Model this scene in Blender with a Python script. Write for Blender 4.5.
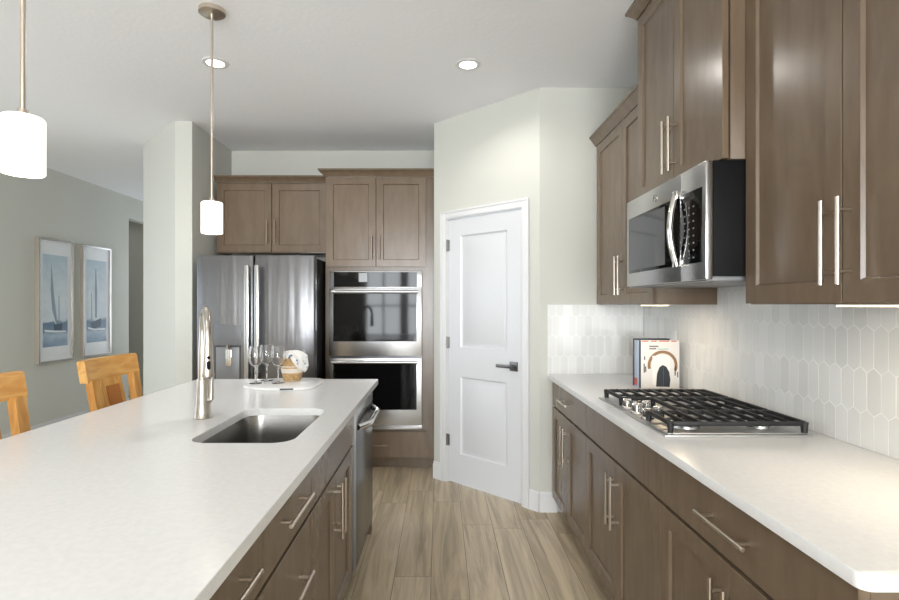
import bpy, bmesh, math, random
from mathutils import Matrix, Vector, noise as mnoise
random.seed(7)
PI = math.pi
scene = bpy.context.scene
for o in list(bpy.data.objects): bpy.data.objects.remove(o, do_unlink=True)

# ------------------------------------------------------------------ camera, world, light, exposure
HC = 1.37
cam_data = bpy.data.cameras.new('camera'); cam = bpy.data.objects.new('camera', cam_data)
scene.collection.objects.link(cam)
cam.location = (0, 0, HC); cam.rotation_euler = (PI/2, 0, 0)
cam_data.sensor_width = 36.0; cam_data.lens = 525/899*36
cam_data.shift_x = 9.5/899; cam_data.shift_y = 5.0/899
cam_data.clip_start = 0.05
scene.camera = cam

world = bpy.data.worlds.new('world'); scene.world = world; world.use_nodes = True
bgn = world.node_tree.nodes['Background']
bgn.inputs[0].default_value = (0.80, 0.90, 1.0, 1); bgn.inputs[1].default_value = 2.0

def area(name, loc, rot, sx, sy, power, color=(1, 1, 1), spread=PI):
    l = bpy.data.lights.new(name, 'AREA'); l.shape = 'RECTANGLE'; l.size = sx; l.size_y = sy
    l.energy = power; l.color = color; l.spread = spread
    o = bpy.data.objects.new(name, l); scene.collection.objects.link(o)
    o.location = loc; o.rotation_euler = rot
    return o
# daylight entering through the three windows of the rear wall
WIN = [(-2.1, -1.05), (-0.95, 0.1), (0.2, 1.25)]
WZ0, WZ1, YREAR = 0.25, 2.55, -6.0
WINDOW_W = 140
for i, (a, b) in enumerate(WIN):
    area('daylight', ((a+b)/2, YREAR-0.16, (WZ0+WZ1)/2), (PI/2, 0, 0), b-a, WZ1-WZ0, WINDOW_W, (0.93, 0.965, 1.0))
# added light through an invented, unseen window of the left wall
ADDED_LWIN = (0.6, 4.2)
area('daylight', (-4.12-0.20, (ADDED_LWIN[0]+ADDED_LWIN[1])/2, 1.4), (PI/2, 0, -PI/2), ADDED_LWIN[1]-ADDED_LWIN[0], 1.9, 2, (0.93, 0.965, 1.0))
# added light through an invented far-wall window, hidden behind the fridge alcove
ADDED_FWIN = (-3.9, -2.8)
area('daylight', ((ADDED_FWIN[0]+ADDED_FWIN[1])/2, 8.0+0.2, 1.5), (-PI/2, 0, 0), ADDED_FWIN[1]-ADDED_FWIN[0], 1.7, 3, (0.93, 0.965, 1.0))
DOWNLIGHT_W = 21
UNDER_W = 0.75
vs = scene.view_settings
vs.view_transform = 'Standard'; vs.look = 'None'; vs.exposure = 0.45; vs.gamma = 1.0; vs.use_curve_mapping = False

# ------------------------------------------------------------------ materials
def lin(c):
    return tuple((x/255/12.92 if x/255 <= 0.04045 else ((x/255+0.055)/1.055)**2.4) for x in c) + (1,)
def mat(name, rgb, rough=0.5, metal=0.0, **kw):
    m = bpy.data.materials.new(name); m.use_nodes = True
    b = m.node_tree.nodes['Principled BSDF']
    b.inputs['Base Color'].default_value = lin(rgb)
    b.inputs['Roughness'].default_value = rough; b.inputs['Metallic'].default_value = metal
    for k, v in kw.items():
        b.inputs[k.replace('_', ' ')].default_value = v
    return m
def N(m, t, **kw):
    n = m.node_tree.nodes.new(t)
    for k, v in kw.items(): setattr(n, k, v)
    return n
def L(m, a, b): m.node_tree.links.new(a, b)
def bsdf(m): return m.node_tree.nodes['Principled BSDF']
def grain(m, c1, c2, scale, detail=4, coord='Object', nscale=5.0, dist=0.0, bump=0.0, lo=0.35, hi=0.65):
    tc = N(m, 'ShaderNodeTexCoord'); mp = N(m, 'ShaderNodeMapping'); mp.inputs['Scale'].default_value = scale
    nz = N(m, 'ShaderNodeTexNoise'); nz.inputs['Scale'].default_value = nscale; nz.inputs['Detail'].default_value = detail
    nz.inputs['Distortion'].default_value = dist
    rp = N(m, 'ShaderNodeValToRGB')
    rp.color_ramp.elements[0].position = lo; rp.color_ramp.elements[0].color = lin(c1)
    rp.color_ramp.elements[1].position = hi; rp.color_ramp.elements[1].color = lin(c2)
    L(m, tc.outputs[coord], mp.inputs[0]); L(m, mp.outputs[0], nz.inputs['Vector'])
    L(m, nz.outputs['Fac'], rp.inputs[0]); L(m, rp.outputs[0], bsdf(m).inputs['Base Color'])
    if bump:
        bp = N(m, 'ShaderNodeBump'); bp.inputs['Strength'].default_value = bump; bp.inputs['Distance'].default_value = 0.002
        L(m, nz.outputs['Fac'], bp.inputs['Height']); L(m, bp.outputs[0], bsdf(m).inputs['Normal'])
    return m
def noisebump(m, scale, strength, dist=0.003, nscale=1.0, detail=2):
    tc = N(m, 'ShaderNodeTexCoord'); mp = N(m, 'ShaderNodeMapping'); mp.inputs['Scale'].default_value = scale
    nz = N(m, 'ShaderNodeTexNoise'); nz.inputs['Scale'].default_value = nscale; nz.inputs['Detail'].default_value = detail
    bp = N(m, 'ShaderNodeBump'); bp.inputs['Strength'].default_value = strength; bp.inputs['Distance'].default_value = dist
    L(m, tc.outputs['Object'], mp.inputs[0]); L(m, mp.outputs[0], nz.inputs['Vector'])
    L(m, nz.outputs['Fac'], bp.inputs['Height']); L(m, bp.outputs[0], bsdf(m).inputs['Normal'])
    return m
def emis(name, rgb, strength):
    m = mat(name, rgb, 0.4); b = bsdf(m)
    b.inputs['Emission Color'].default_value = lin(rgb); b.inputs['Emission Strength'].default_value = strength
    return m

WOOD = grain(mat('stained_maple', (115, 98, 80), 0.25), (110, 93, 76), (119, 102, 84), (7, 7, 1.6), 4, nscale=3.0, dist=0.4)
WOODIN = mat('cabinet_shadow_gap', (60, 48, 40), 0.7)
QUARTZ = grain(mat('white_quartz', (236, 236, 235), 0.2), (234, 234, 234), (239, 239, 238), (1, 1, 1), 3, nscale=60.0)
WALLP = noisebump(mat('wall_paint', (205, 205, 197), 0.7), (1, 1, 1), 0.12, 0.002, 90)
CEILP = noisebump(mat('ceiling_paint', (247, 248, 251), 0.9), (1, 1, 1), 0.35, 0.004, 38, 3)
TRIMW = mat('white_trim_paint', (226, 226, 226), 0.35)
NICKEL = mat('brushed_nickel', (214, 203, 190), 0.28, 1.0)
STEEL = noisebump(mat('stainless_steel', (186, 186, 186), 0.26, 1.0), (40, 40, 400), 0.03, 0.0005, 1)
STEELF = noisebump(mat('stainless_fridge_door', (122, 122, 124), 0.32, 1.0), (9.0, 1, 0.5), 0.5, 0.022, 1.0, 2)
STEELD = noisebump(mat('reflection_dark_stainless', (84, 84, 86), 0.22, 1.0), (40, 40, 400), 0.03, 0.0005, 1)  # dishwasher's reflection of the dark cabinets is put into this base colour
SINKM = noisebump(mat('sink_steel', (150, 148, 145), 0.27, 1.0), (60, 6, 6), 0.08, 0.0006, 1)
CHROME = mat('polished_steel', (215, 213, 210), 0.1, 1.0)
BLACKGL = mat('black_oven_glass', (14, 14, 15), 0.05, 0.0, Specular_IOR_Level=0.17)
GREYGL = mat('grey_microwave_glass', (58, 59, 61), 0.08)
BLACKP = mat('black_enamel', (13, 13, 14), 0.5, Specular_IOR_Level=0.15)
DARKG = mat('dark_grey_plastic', (66, 67, 69), 0.4)
MIDG = mat('grey_dispenser_plastic', (128, 129, 131), 0.35, 0.3)
IRON = mat('cast_iron', (30, 30, 31), 0.5)
WHITEP = mat('white_plastic', (236, 235, 232), 0.35)
KEYW = mat('key_legend_grey', (140, 140, 140), 0.5)
GLASS = mat('clear_glass', (255, 255, 255), 0.0, 0.0, Transmission_Weight=1.0, IOR=1.45)
PINE = grain(mat('honey_pine', (208, 154, 84), 0.42), (198, 142, 72), (222, 174, 104), (10, 1.4, 10), 6, nscale=3.0, dist=0.8)
PINEV = grain(mat('honey_pine_upright', (204, 150, 80), 0.42), (190, 132, 62), (220, 170, 98), (10, 10, 1.2), 6, nscale=3.0, dist=0.8)
SHADE = emis('lit_opal_glass', (255, 250, 240), 1.6)
LENS = emis('lit_downlight_lens', (255, 250, 240), 6.0)
LEDW = emis('warm_led_lens', (255, 228, 186), 3.0)
FRAMEM = mat('champagne_frame', (205, 196, 184), 0.3, 0.6)
FRAMES = mat('silver_frame_face', (190, 188, 186), 0.22, 0.9)
MATW = mat('picture_mat', (232, 234, 236), 0.25)
RATTAN = grain(mat('tan_rattan', (205, 170, 120), 0.7), (176, 138, 90), (222, 190, 142), (30, 30, 90), 3, nscale=2.0)
RATTANW = mat('white_rattan', (236, 228, 216), 0.7)
TILES = [mat('picket_tile', c, 0.12) for c in ((229, 229, 226), (232, 232, 229), (225, 225, 222), (235, 235, 233))]
GROUT = mat('white_grout', (250, 250, 248), 0.8)

def floor_mat():
    m = mat('oak_plank_floor', (160, 140, 115), 0.38)
    tc = N(m, 'ShaderNodeTexCoord')
    br = N(m, 'ShaderNodeTexBrick'); br.offset = 0.0; br.offset_frequency = 2
    br.inputs['Scale'].default_value = 1.0; br.inputs['Mortar Size'].default_value = 0.0012; br.inputs['Mortar Smooth'].default_value = 0.1
    br.inputs['Brick Width'].default_value = 1.22; br.inputs['Row Height'].default_value = 0.185; br.inputs['Bias'].default_value = 0.0
    br.inputs['Color1'].default_value = lin((188, 172, 144)); br.inputs['Color2'].default_value = lin((212, 198, 173)); br.inputs['Mortar'].default_value = lin((96, 80, 62))
    # each row of planks slides along by its own random amount
    sx = N(m, 'ShaderNodeSeparateXYZ'); L(m, tc.outputs['Object'], sx.inputs[0])
    xo = N(m, 'ShaderNodeMath', operation='ADD'); xo.inputs[1].default_value = 20*0.185+0.045; L(m, sx.outputs['X'], xo.inputs[0])
    dv = N(m, 'ShaderNodeMath', operation='DIVIDE'); dv.inputs[1].default_value = 0.185; L(m, xo.outputs[0], dv.inputs[0])
    fl = N(m, 'ShaderNodeMath', operation='FLOOR'); L(m, dv.outputs[0], fl.inputs[0])
    wn = N(m, 'ShaderNodeTexWhiteNoise', noise_dimensions='1D'); L(m, fl.outputs[0], wn.inputs['W'])
    yo = N(m, 'ShaderNodeMath', operation='MULTIPLY_ADD'); L(m, wn.outputs['Value'], yo.inputs[0]); yo.inputs[1].default_value = 1.22; L(m, sx.outputs['Y'], yo.inputs[2])
    yp = N(m, 'ShaderNodeMath', operation='ADD'); yp.inputs[1].default_value = 24.4; L(m, yo.outputs[0], yp.inputs[0])
    cb = N(m, 'ShaderNodeCombineXYZ'); L(m, yp.outputs[0], cb.inputs['X']); L(m, xo.outputs[0], cb.inputs['Y']); L(m, cb.outputs[0], br.inputs['Vector'])
    # per-plank offset for the grain
    mp2 = N(m, 'ShaderNodeMapping'); mp2.inputs['Scale'].default_value = (16, 1.1, 1)
    addv = N(m, 'ShaderNodeVectorMath', operation='ADD')
    mulv = N(m, 'ShaderNodeVectorMath', operation='MULTIPLY'); mulv.inputs[1].default_value = (40, 90, 10)
    L(m, br.outputs['Color'], mulv.inputs[0]); L(m, tc.outputs['Object'], mp2.inputs[0])
    L(m, mp2.outputs[0], addv.inputs[0]); L(m, mulv.outputs[0], addv.inputs[1])
    nz = N(m, 'ShaderNodeTexNoise'); nz.inputs['Scale'].default_value = 1.0; nz.inputs['Detail'].default_value = 6; nz.inputs['Distortion'].default_value = 1.2; nz.inputs['Roughness'].default_value = 0.62
    L(m, addv.outputs[0], nz.inputs['Vector'])
    rp = N(m, 'ShaderNodeValToRGB')
    rp.color_ramp.elements[0].position = 0.3; rp.color_ramp.elements[0].color = (0.55, 0.51, 0.46, 1)
    rp.color_ramp.elements[1].position = 0.62; rp.color_ramp.elements[1].color = (1.12, 1.1, 1.08, 1)
    L(m, nz.outputs['Fac'], rp.inputs[0])
    mx = N(m, 'ShaderNodeMix', data_type='RGBA', blend_type='MULTIPLY'); mx.inputs[0].default_value = 0.85
    L(m, br.outputs['Color'], mx.inputs[6]); L(m, rp.outputs[0], mx.inputs[7]); L(m, mx.outputs[2], bsdf(m).inputs['Base Color'])
    bp = N(m, 'ShaderNodeBump'); bp.inputs['Strength'].default_value = 0.15; bp.inputs['Distance'].default_value = 0.002
    L(m, nz.outputs['Fac'], bp.inputs['Height']); L(m, bp.outputs[0], bsdf(m).inputs['Normal'])
    return m
FLOORM = floor_mat()

# ------------------------------------------------------------------ mesh helpers
class MB:
    """collects shapes into one mesh"""
    def __init__(self, M=None):
        self.bm = bmesh.new(); self.M = M or Matrix.Identity(4)
    def _add(self, t, mi=0, bevel=0, seg=2, edges=None):
        if bevel > 0:
            bmesh.ops.bevel(t, geom=edges or t.edges[:], offset=bevel, segments=seg, affect='EDGES', profile=0.6, clamp_overlap=True)
        for f in t.faces: f.material_index = mi
        t.transform(self.M)
        me = bpy.data.meshes.new('tmp'); t.to_mesh(me); t.free()
        self.bm.from_mesh(me); bpy.data.meshes.remove(me)
        return self
    def box(self, x0, x1, y0, y1, z0, z1, bevel=0, mi=0, seg=2):
        t = bmesh.new()
        bmesh.ops.create_cube(t, size=1)
        bmesh.ops.scale(t, vec=(abs(x1-x0), abs(y1-y0), abs(z1-z0)), verts=t.verts)
        bmesh.ops.translate(t, vec=((x0+x1)/2, (y0+y1)/2, (z0+z1)/2), verts=t.verts)
        return self._add(t, mi, bevel, seg)
    def cyl(self, p0, p1, r, r2=None, seg=16, mi=0, bevel=0):
        p0, p1 = Vector(p0), Vector(p1); d = p1-p0
        t = bmesh.new()
        bmesh.ops.create_cone(t, cap_ends=True, segments=seg, radius1=r, radius2=r if r2 is None else r2, depth=d.length)
        if bevel:
            ed = [e for e in t.edges if abs(e.verts[0].co.z-e.verts[1].co.z) < 1e-6]
            bmesh.ops.bevel(t, geom=ed, offset=bevel, segments=2, affect='EDGES', clamp_overlap=True)
        q = Vector((0, 0, 1)).rotation_difference(d.normalized())
        t.transform(Matrix.Translation((p0+p1)/2) @ q.to_matrix().to_4x4())
        return self._add(t, mi)
    def lathe(self, prof, c=(0, 0, 0), seg=32, mi=0, mis=None, arc=None):
        t = bmesh.new(); rings = []
        for r, z in prof:
            if r < 1e-6: rings.append([t.verts.new((c[0], c[1], c[2]+z))])
            else: rings.append([t.verts.new((c[0]+r*math.cos(2*PI*k/seg), c[1]+r*math.sin(2*PI*k/seg), c[2]+z)) for k in range(seg)])
        tags = []
        for i in range(len(rings)-1):
            a, b = rings[i], rings[i+1]
            for k in range(seg):
                k2 = (k+1) % seg
                try:
                    if len(a) == 1 and len(b) == 1: continue
                    if len(a) == 1: f = t.faces.new((a[0], b[k2], b[k]))
                    elif len(b) == 1: f = t.faces.new((a[k], a[k2], b[0]))
                    else: f = t.faces.new((a[k], a[k2], b[k2], b[k]))
                    f.material_index = mis[i] if mis else mi
                except ValueError: pass
        bmesh.ops.recalc_face_normals(t, faces=t.faces)
        t.transform(self.M)
        me = bpy.data.meshes.new('tmp'); t.to_mesh(me); t.free()
        self.bm.from_mesh(me); bpy.data.meshes.remove(me)
        return self
    def tube(self, pts, r, seg=12, mi=0, caps=True):
        pts = [Vector(p) for p in pts]; n = len(pts)
        rs = r if isinstance(r, (list, tuple)) else [r]*n
        t = bmesh.new(); rings = []
        tan = [(pts[min(i+1, n-1)]-pts[max(i-1, 0)]).normalized() for i in range(n)]
        up = Vector((0, 0, 1)) if abs(tan[0].z) < 0.9 else Vector((1, 0, 0))
        u = tan[0].cross(up).normalized()
        for i in range(n):
            if i: u = (tan[i-1].rotation_difference(tan[i]) @ u).normalized()
            v = tan[i].cross(u).normalized()
            rings.append([t.verts.new(pts[i]+rs[i]*(math.cos(2*PI*k/seg)*u+math.sin(2*PI*k/seg)*v)) for k in range(seg)])
        for i in range(n-1):
            for k in range(seg):
                t.faces.new((rings[i][k], rings[i][(k+1) % seg], rings[i+1][(k+1) % seg], rings[i+1][k]))
        if caps: t.faces.new(rings[0][::-1]); t.faces.new(rings[-1])
        bmesh.ops.recalc_face_normals(t, faces=t.faces)
        return self._add(t, mi)
    def prism(self, poly, z0, z1, mi=0, bevel=0, seg=2):
        t = bmesh.new()
        a = [t.verts.new((p[0], p[1], z0)) for p in poly]; b = [t.verts.new((p[0], p[1], z1)) for p in poly]
        n = len(poly)
        t.faces.new(a[::-1]); t.faces.new(b)
        for i in range(n): t.faces.new((a[i], a[(i+1) % n], b[(i+1) % n], b[i]))
        bmesh.ops.recalc_face_normals(t, faces=t.faces)
        ed = [e for e in t.edges if abs(e.verts[0].co.z-e.verts[1].co.z) < 1e-7] if bevel else None
        return self._add(t, mi, bevel, seg, ed)
    def loft(self, rings, closed=True, caps=(False, False), mi=0):
        t = bmesh.new(); R = [[t.verts.new(p) for p in r] for r in rings]; n = len(R[0])
        for i in range(len(R)-1):
            for k in range(n if closed else n-1):
                t.faces.new((R[i][k], R[i][(k+1) % n], R[i+1][(k+1) % n], R[i+1][k]))
        if caps[0]: t.faces.new(R[0][::-1])
        if caps[1]: t.faces.new(R[-1])
        bmesh.ops.recalc_face_normals(t, faces=t.faces)
        return self._add(t, mi)
    def panelled(self, w, h, t0, wells, depth=0.009, ch=0.006, raised=0.0):
        """slab 0..w (x), 0..h (y), front at z=t0 with recessed wells (x0,x1,y0,y1); chamfered edges, optional raised field"""
        t = bmesh.new()
        e = 0.0018
        xs = sorted(set([0, w]+[v for q in wells for v in q[:2]])); ys = sorted(set([0, h]+[v for q in wells for v in q[2:]]))
        def P(x, y, z):
            return t.verts.new((min(max(x, e), w-e), min(max(y, e), h-e), z))
        grid = {(i, j): P(xs[i], ys[j], t0) for i in range(len(xs)) for j in range(len(ys))}
        for i in range(len(xs)-1):
            for j in range(len(ys)-1):
                cx, cy = (xs[i]+xs[i+1])/2, (ys[j]+ys[j+1])/2
                q = [grid[i, j], grid[i+1, j], grid[i+1, j+1], grid[i, j+1]]
                well = next((k for k in wells if k[0] < cx < k[1] and k[2] < cy < k[3]), None)
                if not well: t.faces.new(q); continue
                x0, x1, y0, y1 = xs[i], xs[i+1], ys[j], ys[j+1]
                def ring(d, z): return [t.verts.new(p) for p in ((x0+d, y0+d, z), (x1-d, y0+d, z), (x1-d, y1-d, z), (x0+d, y1-d, z))]
                rings = [q, ring(ch, t0-depth)]
                if raised: rings += [ring(ch+0.012, t0-depth), ring(ch+0.03, t0-depth+raised)]
                for a, b in zip(rings, rings[1:]):
                    for k in range(4): t.faces.new((a[k], a[(k+1) % 4], b[(k+1) % 4], b[k]))
                t.faces.new(rings[-1])
        # sides: follow the front's boundary
        bd = [grid[i, 0] for i in range(len(xs))]+[grid[len(xs)-1, j] for j in range(1, len(ys))]+[grid[i, len(ys)-1] for i in range(len(xs)-2, -1, -1)]+[grid[0, j] for j in range(len(ys)-2, 0, -1)]
        def outer(v, z):
            x, y = v.co.x, v.co.y
            x = 0 if x <= e+1e-6 else (w if x >= w-e-1e-6 else x); y = 0 if y <= e+1e-6 else (h if y >= h-e-1e-6 else y)
            return t.verts.new((x, y, z))
        r1 = [outer(v, t0-e) for v in bd]; r0 = [outer(v, 0) for v in bd]; n = len(bd)
        for A, Bq in ((bd, r1), (r1, r0)):
            for k in range(n): t.faces.new((A[k], Bq[k], Bq[(k+1) % n], A[(k+1) % n]))
        t.faces.new(r0)
        bmesh.ops.recalc_face_normals(t, faces=t.faces)
        return self._add(t, 0)

def finish(name, mb, mats, parent=None, angle=35):
    me = bpy.data.meshes.new(name)
    loc = parent_world(parent) if parent else Vector((0, 0, 0))
    if parent is not None: bmesh.ops.translate(mb.bm, vec=-loc, verts=mb.bm.verts)
    mb.bm.to_mesh(me); mb.bm.free()
    for m in (mats if isinstance(mats, (list, tuple)) else [mats]): me.materials.append(m)
    me.polygons.foreach_set('use_smooth', [True]*len(me.polygons))
    me.set_sharp_from_angle(angle=math.radians(angle))
    o = bpy.data.objects.new(name, me); scene.collection.objects.link(o)
    if parent is not None: o.parent = parent
    return o
def parent_world(p):
    v = Vector((0, 0, 0))
    while p is not None: v = v+p.location; p = p.parent
    return v
def tag(o, label, cat, group=None):
    o['label'] = label; o['category'] = cat
    if group: o['group'] = group
    return o
def thing(name, label, cat, loc, group=None):
    o = bpy.data.objects.new(name, None); scene.collection.objects.link(o)
    o.location = loc; o.empty_display_size = 0.1
    return tag(o, label, cat, group)
def struct(name, mb, m, parent=None):
    o = finish(name, mb, m, parent)
    if parent is None: o['kind'] = 'structure'
    return o
def dup(root, loc, label, group=None):
    r = root.copy(); scene.collection.objects.link(r); r.location = loc; r['label'] = label
    if group: r['group'] = group
    for ch in list(root.children):
        c = ch.copy(); scene.collection.objects.link(c); c.parent = r
        for g in list(ch.children):
            d = g.copy(); scene.collection.objects.link(d); d.parent = c
    return r
def frame(o, u, n, v=(0, 0, 1)):
    """matrix mapping local x->u, y->v, z->n at origin o"""
    u, v, n = Vector(u), Vector(v), Vector(n)
    M = Matrix.Identity(4)
    for i in range(3): M[i][0], M[i][1], M[i][2], M[i][3] = u[i], v[i], n[i], o[i]
    return M
def rrect(x0, x1, y0, y1, r, n=8):
    pts = []
    for cx, cy, a0 in ((x1-r, y0+r, -PI/2), (x1-r, y1-r, 0), (x0+r, y1-r, PI/2), (x0+r, y0+r, PI)):
        for k in range(n+1):
            a = a0+PI/2*k/n; pts.append((cx+r*math.cos(a), cy+r*math.sin(a)))
    return pts

# ------------------------------------------------------------------ room shell
H = 2.81; XR = 1.355; YP = 3.48; YB = 4.90; XL = -4.12
P0 = Vector((-0.047, 4.17, 0)); P1 = Vector((0.66, YP, 0))       # pantry diagonal
struct('floor', MB().box(-6.2, 1.5, -6.3, 8.2, -0.1, 0), FLOORM)
struct('ceiling', MB().box(-6.2, 1.5, -6.3, 8.2, H, H+0.1), CEILP)
struct('wall_right', MB().box(XR, XR+0.12, -6.2, YP+0.1, 0, H), WALLP)
struct('wall_pantry_return', MB().box(P1.x, XR, YP, YP+0.1, 0, H), WALLP)
struct('wall_pantry_side', MB().box(P0.x, P0.x+0.1, P0.y+0.05, YB, 0, H), WALLP)
DU = (P1-P0).normalized(); DN = Vector((DU.y, -DU.x, 0)); DLEN = (P1-P0).length
if DN.y > 0: DN = -DN
FM = frame(P0, DU, DN)
DO0, DO1, DTOP = 0.139, 0.851, 2.036                             # door opening
w = MB(FM)
w.box(0, DO0, 0, H, -0.1, 0).box(DO1, DLEN, 0, H, -0.1, 0).box(DO0, DO1, DTOP, H, -0.1, 0)
struct('wall_pantry_front', w, WALLP)
struct('wall_back', MB().box(-1.945, P0.x+0.1, YB, YB+0.1, 0, H), WALLP)
struct('wall_alcove', MB().prism([(-2.08, 4.12), (-1.945, 4.12), (-1.945, 5.0), (-2.65, 5.0), (-2.65, 4.69)], 0, H), WALLP)
struct('wall_passage', MB().box(-2.65, -2.53, 5.0, 8.0, 0, H), WALLP)
struct('wall_far', MB().box(-6.1, ADDED_FWIN[0], 8.0, 8.1, 0, H).box(ADDED_FWIN[1], -2.5, 8.0, 8.1, 0, H).box(ADDED_FWIN[0], ADDED_FWIN[1], 8.0, 8.1, 0, 0.65).box(ADDED_FWIN[0], ADDED_FWIN[1], 8.0, 8.1, 2.35, H), WALLP)
f = MB()
for x0, x1 in ((ADDED_FWIN[0], ADDED_FWIN[0]+0.05), (ADDED_FWIN[1]-0.05, ADDED_FWIN[1])): f.box(x0, x1, 8.02, 8.08, 0.65, 2.35)
for z0, z1 in ((0.65, 0.70), (2.30, 2.35), (1.48, 1.52)): f.box(ADDED_FWIN[0], ADDED_FWIN[1], 8.022, 8.078, z0, z1)
struct('window_5', f, TRIMW)  # frame of the added far window, put in to brighten the left side
wl = MB()
wl.box(XL-0.12, XL, -6.2, ADDED_LWIN[0], 0, H).box(XL-0.12, XL, ADDED_LWIN[1], 6.95, 0, H).box(XL-0.12, XL, ADDED_LWIN[0], ADDED_LWIN[1], 0, 0.45).box(XL-0.12, XL, ADDED_LWIN[0], ADDED_LWIN[1], 2.35, H)
wl.box(XL-0.12, XL, 6.95, 8.0, 2.52, H)
struct('wall_left', wl, WALLP)
struct('wall_hallway', MB().box(-6.1, XL-0.12, 6.83, 6.95, 0, H).box(-6.1, -6.0, 6.95, 8.0, 0, H), WALLP)
wr = MB(); xs = [XL-0.12]+[v for p in WIN for v in p]+[XR+0.12]
for i in range(0, len(xs), 2): wr.box(xs[i], xs[i+1], YREAR-0.12, YREAR, 0, H)
for a, b in WIN: wr.box(a, b, YREAR-0.12, YREAR, 0, WZ0).box(a, b, YREAR-0.12, YREAR, WZ1, H)
struct('wall_rear', wr, WALLP)
for i, (a, b) in enumerate(WIN):
    f = MB()
    for x0, x1 in ((a, a+0.06), (b-0.06, b), ((a+b)/2-0.025, (a+b)/2+0.025)): f.box(x0, x1, YREAR-0.09, YREAR-0.03, WZ0, WZ1)
    for z0, z1 in ((WZ0, WZ0+0.06), (WZ1-0.06, WZ1), (1.33, 1.37)): f.box(a, b, YREAR-0.088, YREAR-0.032, z0, z1)
    struct('window_%d' % (i+1), f, TRIMW)
f = MB(); a, b = ADDED_LWIN
for y0, y1 in ((a, a+0.06), (b-0.06, b), ((a+b)/2-0.03, (a+b)/2+0.03)): f.box(XL-0.1, XL-0.04, y0, y1, 0.45, 2.35)
for z0, z1 in ((0.45, 0.51), (2.29, 2.35)): f.box(XL-0.098, XL-0.042, a, b, z0, z1)
struct('window_4', f, TRIMW)  # frame of the added left-wall window, there only to light the room

# baseboards
def baseboard(name, pts, h=0.133, t=0.014):
    mb = MB()
    for p, q in zip(pts, pts[1:]):
        p, q = Vector((*p, 0)), Vector((*q, 0)); u = (q-p).normalized(); n = Vector((u.y, -u.x, 0)); l = (q-p).length
        mb.M = frame(p, u, n)
        mb.box(0, l, 0, h-0.02, 0, t).box(0, l, h-0.02, h, 0, t*0.65, 0.003)
    return struct(name, mb, TRIMW)
pp = lambda s: (P0.x+DU.x*s, P0.y+DU.y*s)
baseboard('baseboard_pantry_left', [(P0.x, P0.y), pp(0.079)])
baseboard('baseboard_pantry_right', [pp(0.911), (P1.x, P1.y), (0.775, YP)])
baseboard('baseboard_left', [(XL, 8.0-1.05), (XL, -6.0)][::-1], 0.148)
baseboard('baseboard_far', [(-6.0, 8.0), (-2.65, 8.0)])
baseboard('baseboard_alcove', [(-2.65, 5.0), (-2.65, 4.69), (-2.08, 4.12), (-1.945, 4.12)])

# pantry door with casing
c = MB(FM); cw = 0.057
for x0, x1, y0, y1 in ((DO0-cw, DO0, 0, DTOP+cw), (DO1, DO1+cw, 0, DTOP+cw), (DO0, DO1, DTOP, DTOP+cw)):
    c.box(x0, x1, y0, y1, 0.0005, 0.013, 0.003)
c.box(DO0-cw, DO0-cw+0.014, 0, DTOP+cw, 0.013, 0.019, 0.002).box(DO1+cw-0.014, DO1+cw, 0, DTOP+cw, 0.013, 0.019, 0.002).box(DO0-cw, DO1+cw, DTOP+cw-0.014, DTOP+cw, 0.013, 0.0188, 0.002)
c.box(DO0, DO0+0.008, 0, DTOP, -0.1, 0.0005).box(DO1-0.008, DO1, 0, DTOP, -0.1, 0.0005).box(DO0, DO1, DTOP-0.006, DTOP, -0.1, 0.0005)
struct('trim_1', c, TRIMW)
dr = bpy.data.objects.new('door_1', None); scene.collection.objects.link(dr); dr.location = P0+DU*(DO0+DO1)/2; dr['kind'] = 'structure'
dw = DO1-DO0-0.022
DMAT = mat('white_door_paint', (217, 218, 220), 0.3)
d = MB(frame(P0+DU*(DO0+0.011)+DN*(-0.040)+Vector((0, 0, 0.012)), DU, DN))
d.panelled(dw, 2.01, 0.035, [(0.125, dw-0.125, 1.035, 1.885), (0.125, dw-0.125, 0.225, 0.815)], depth=0.010, ch=0.012, raised=0.007)
finish('door_leaf', d, DMAT, dr)
for z in (1.83, 1.08, 0.33):
    hg = MB(FM); hg.cyl((DO0+0.008, z-0.045, 0.004), (DO0+0.008, z+0.045, 0.004), 0.007, seg=10)
    hg.box(DO0+0.008, DO0+0.028, z-0.043, z+0.043, -0.006, -0.001)
    finish('hinge', hg, mat('hinge_nickel', (150, 148, 145), 0.3, 1.0) if z > 1.8 else bpy.data.materials['hinge_nickel'], dr)
lv = MB(FM); lx = DO1-0.011-0.062; lz = 0.945
lv.box(lx-0.032, lx+0.032, lz-0.032, lz+0.032, -0.0045, 0.006, 0.002).cyl((lx, lz, 0.006), (lx, lz, 0.045), 0.011)
lv.box(lx-0.12, lx+0.012, lz-0.011, lz+0.011, 0.036, 0.05, 0.003)
finish('lever_handle', lv, mat('satin_lever', (120, 118, 116), 0.3, 1.0), dr)

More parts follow.
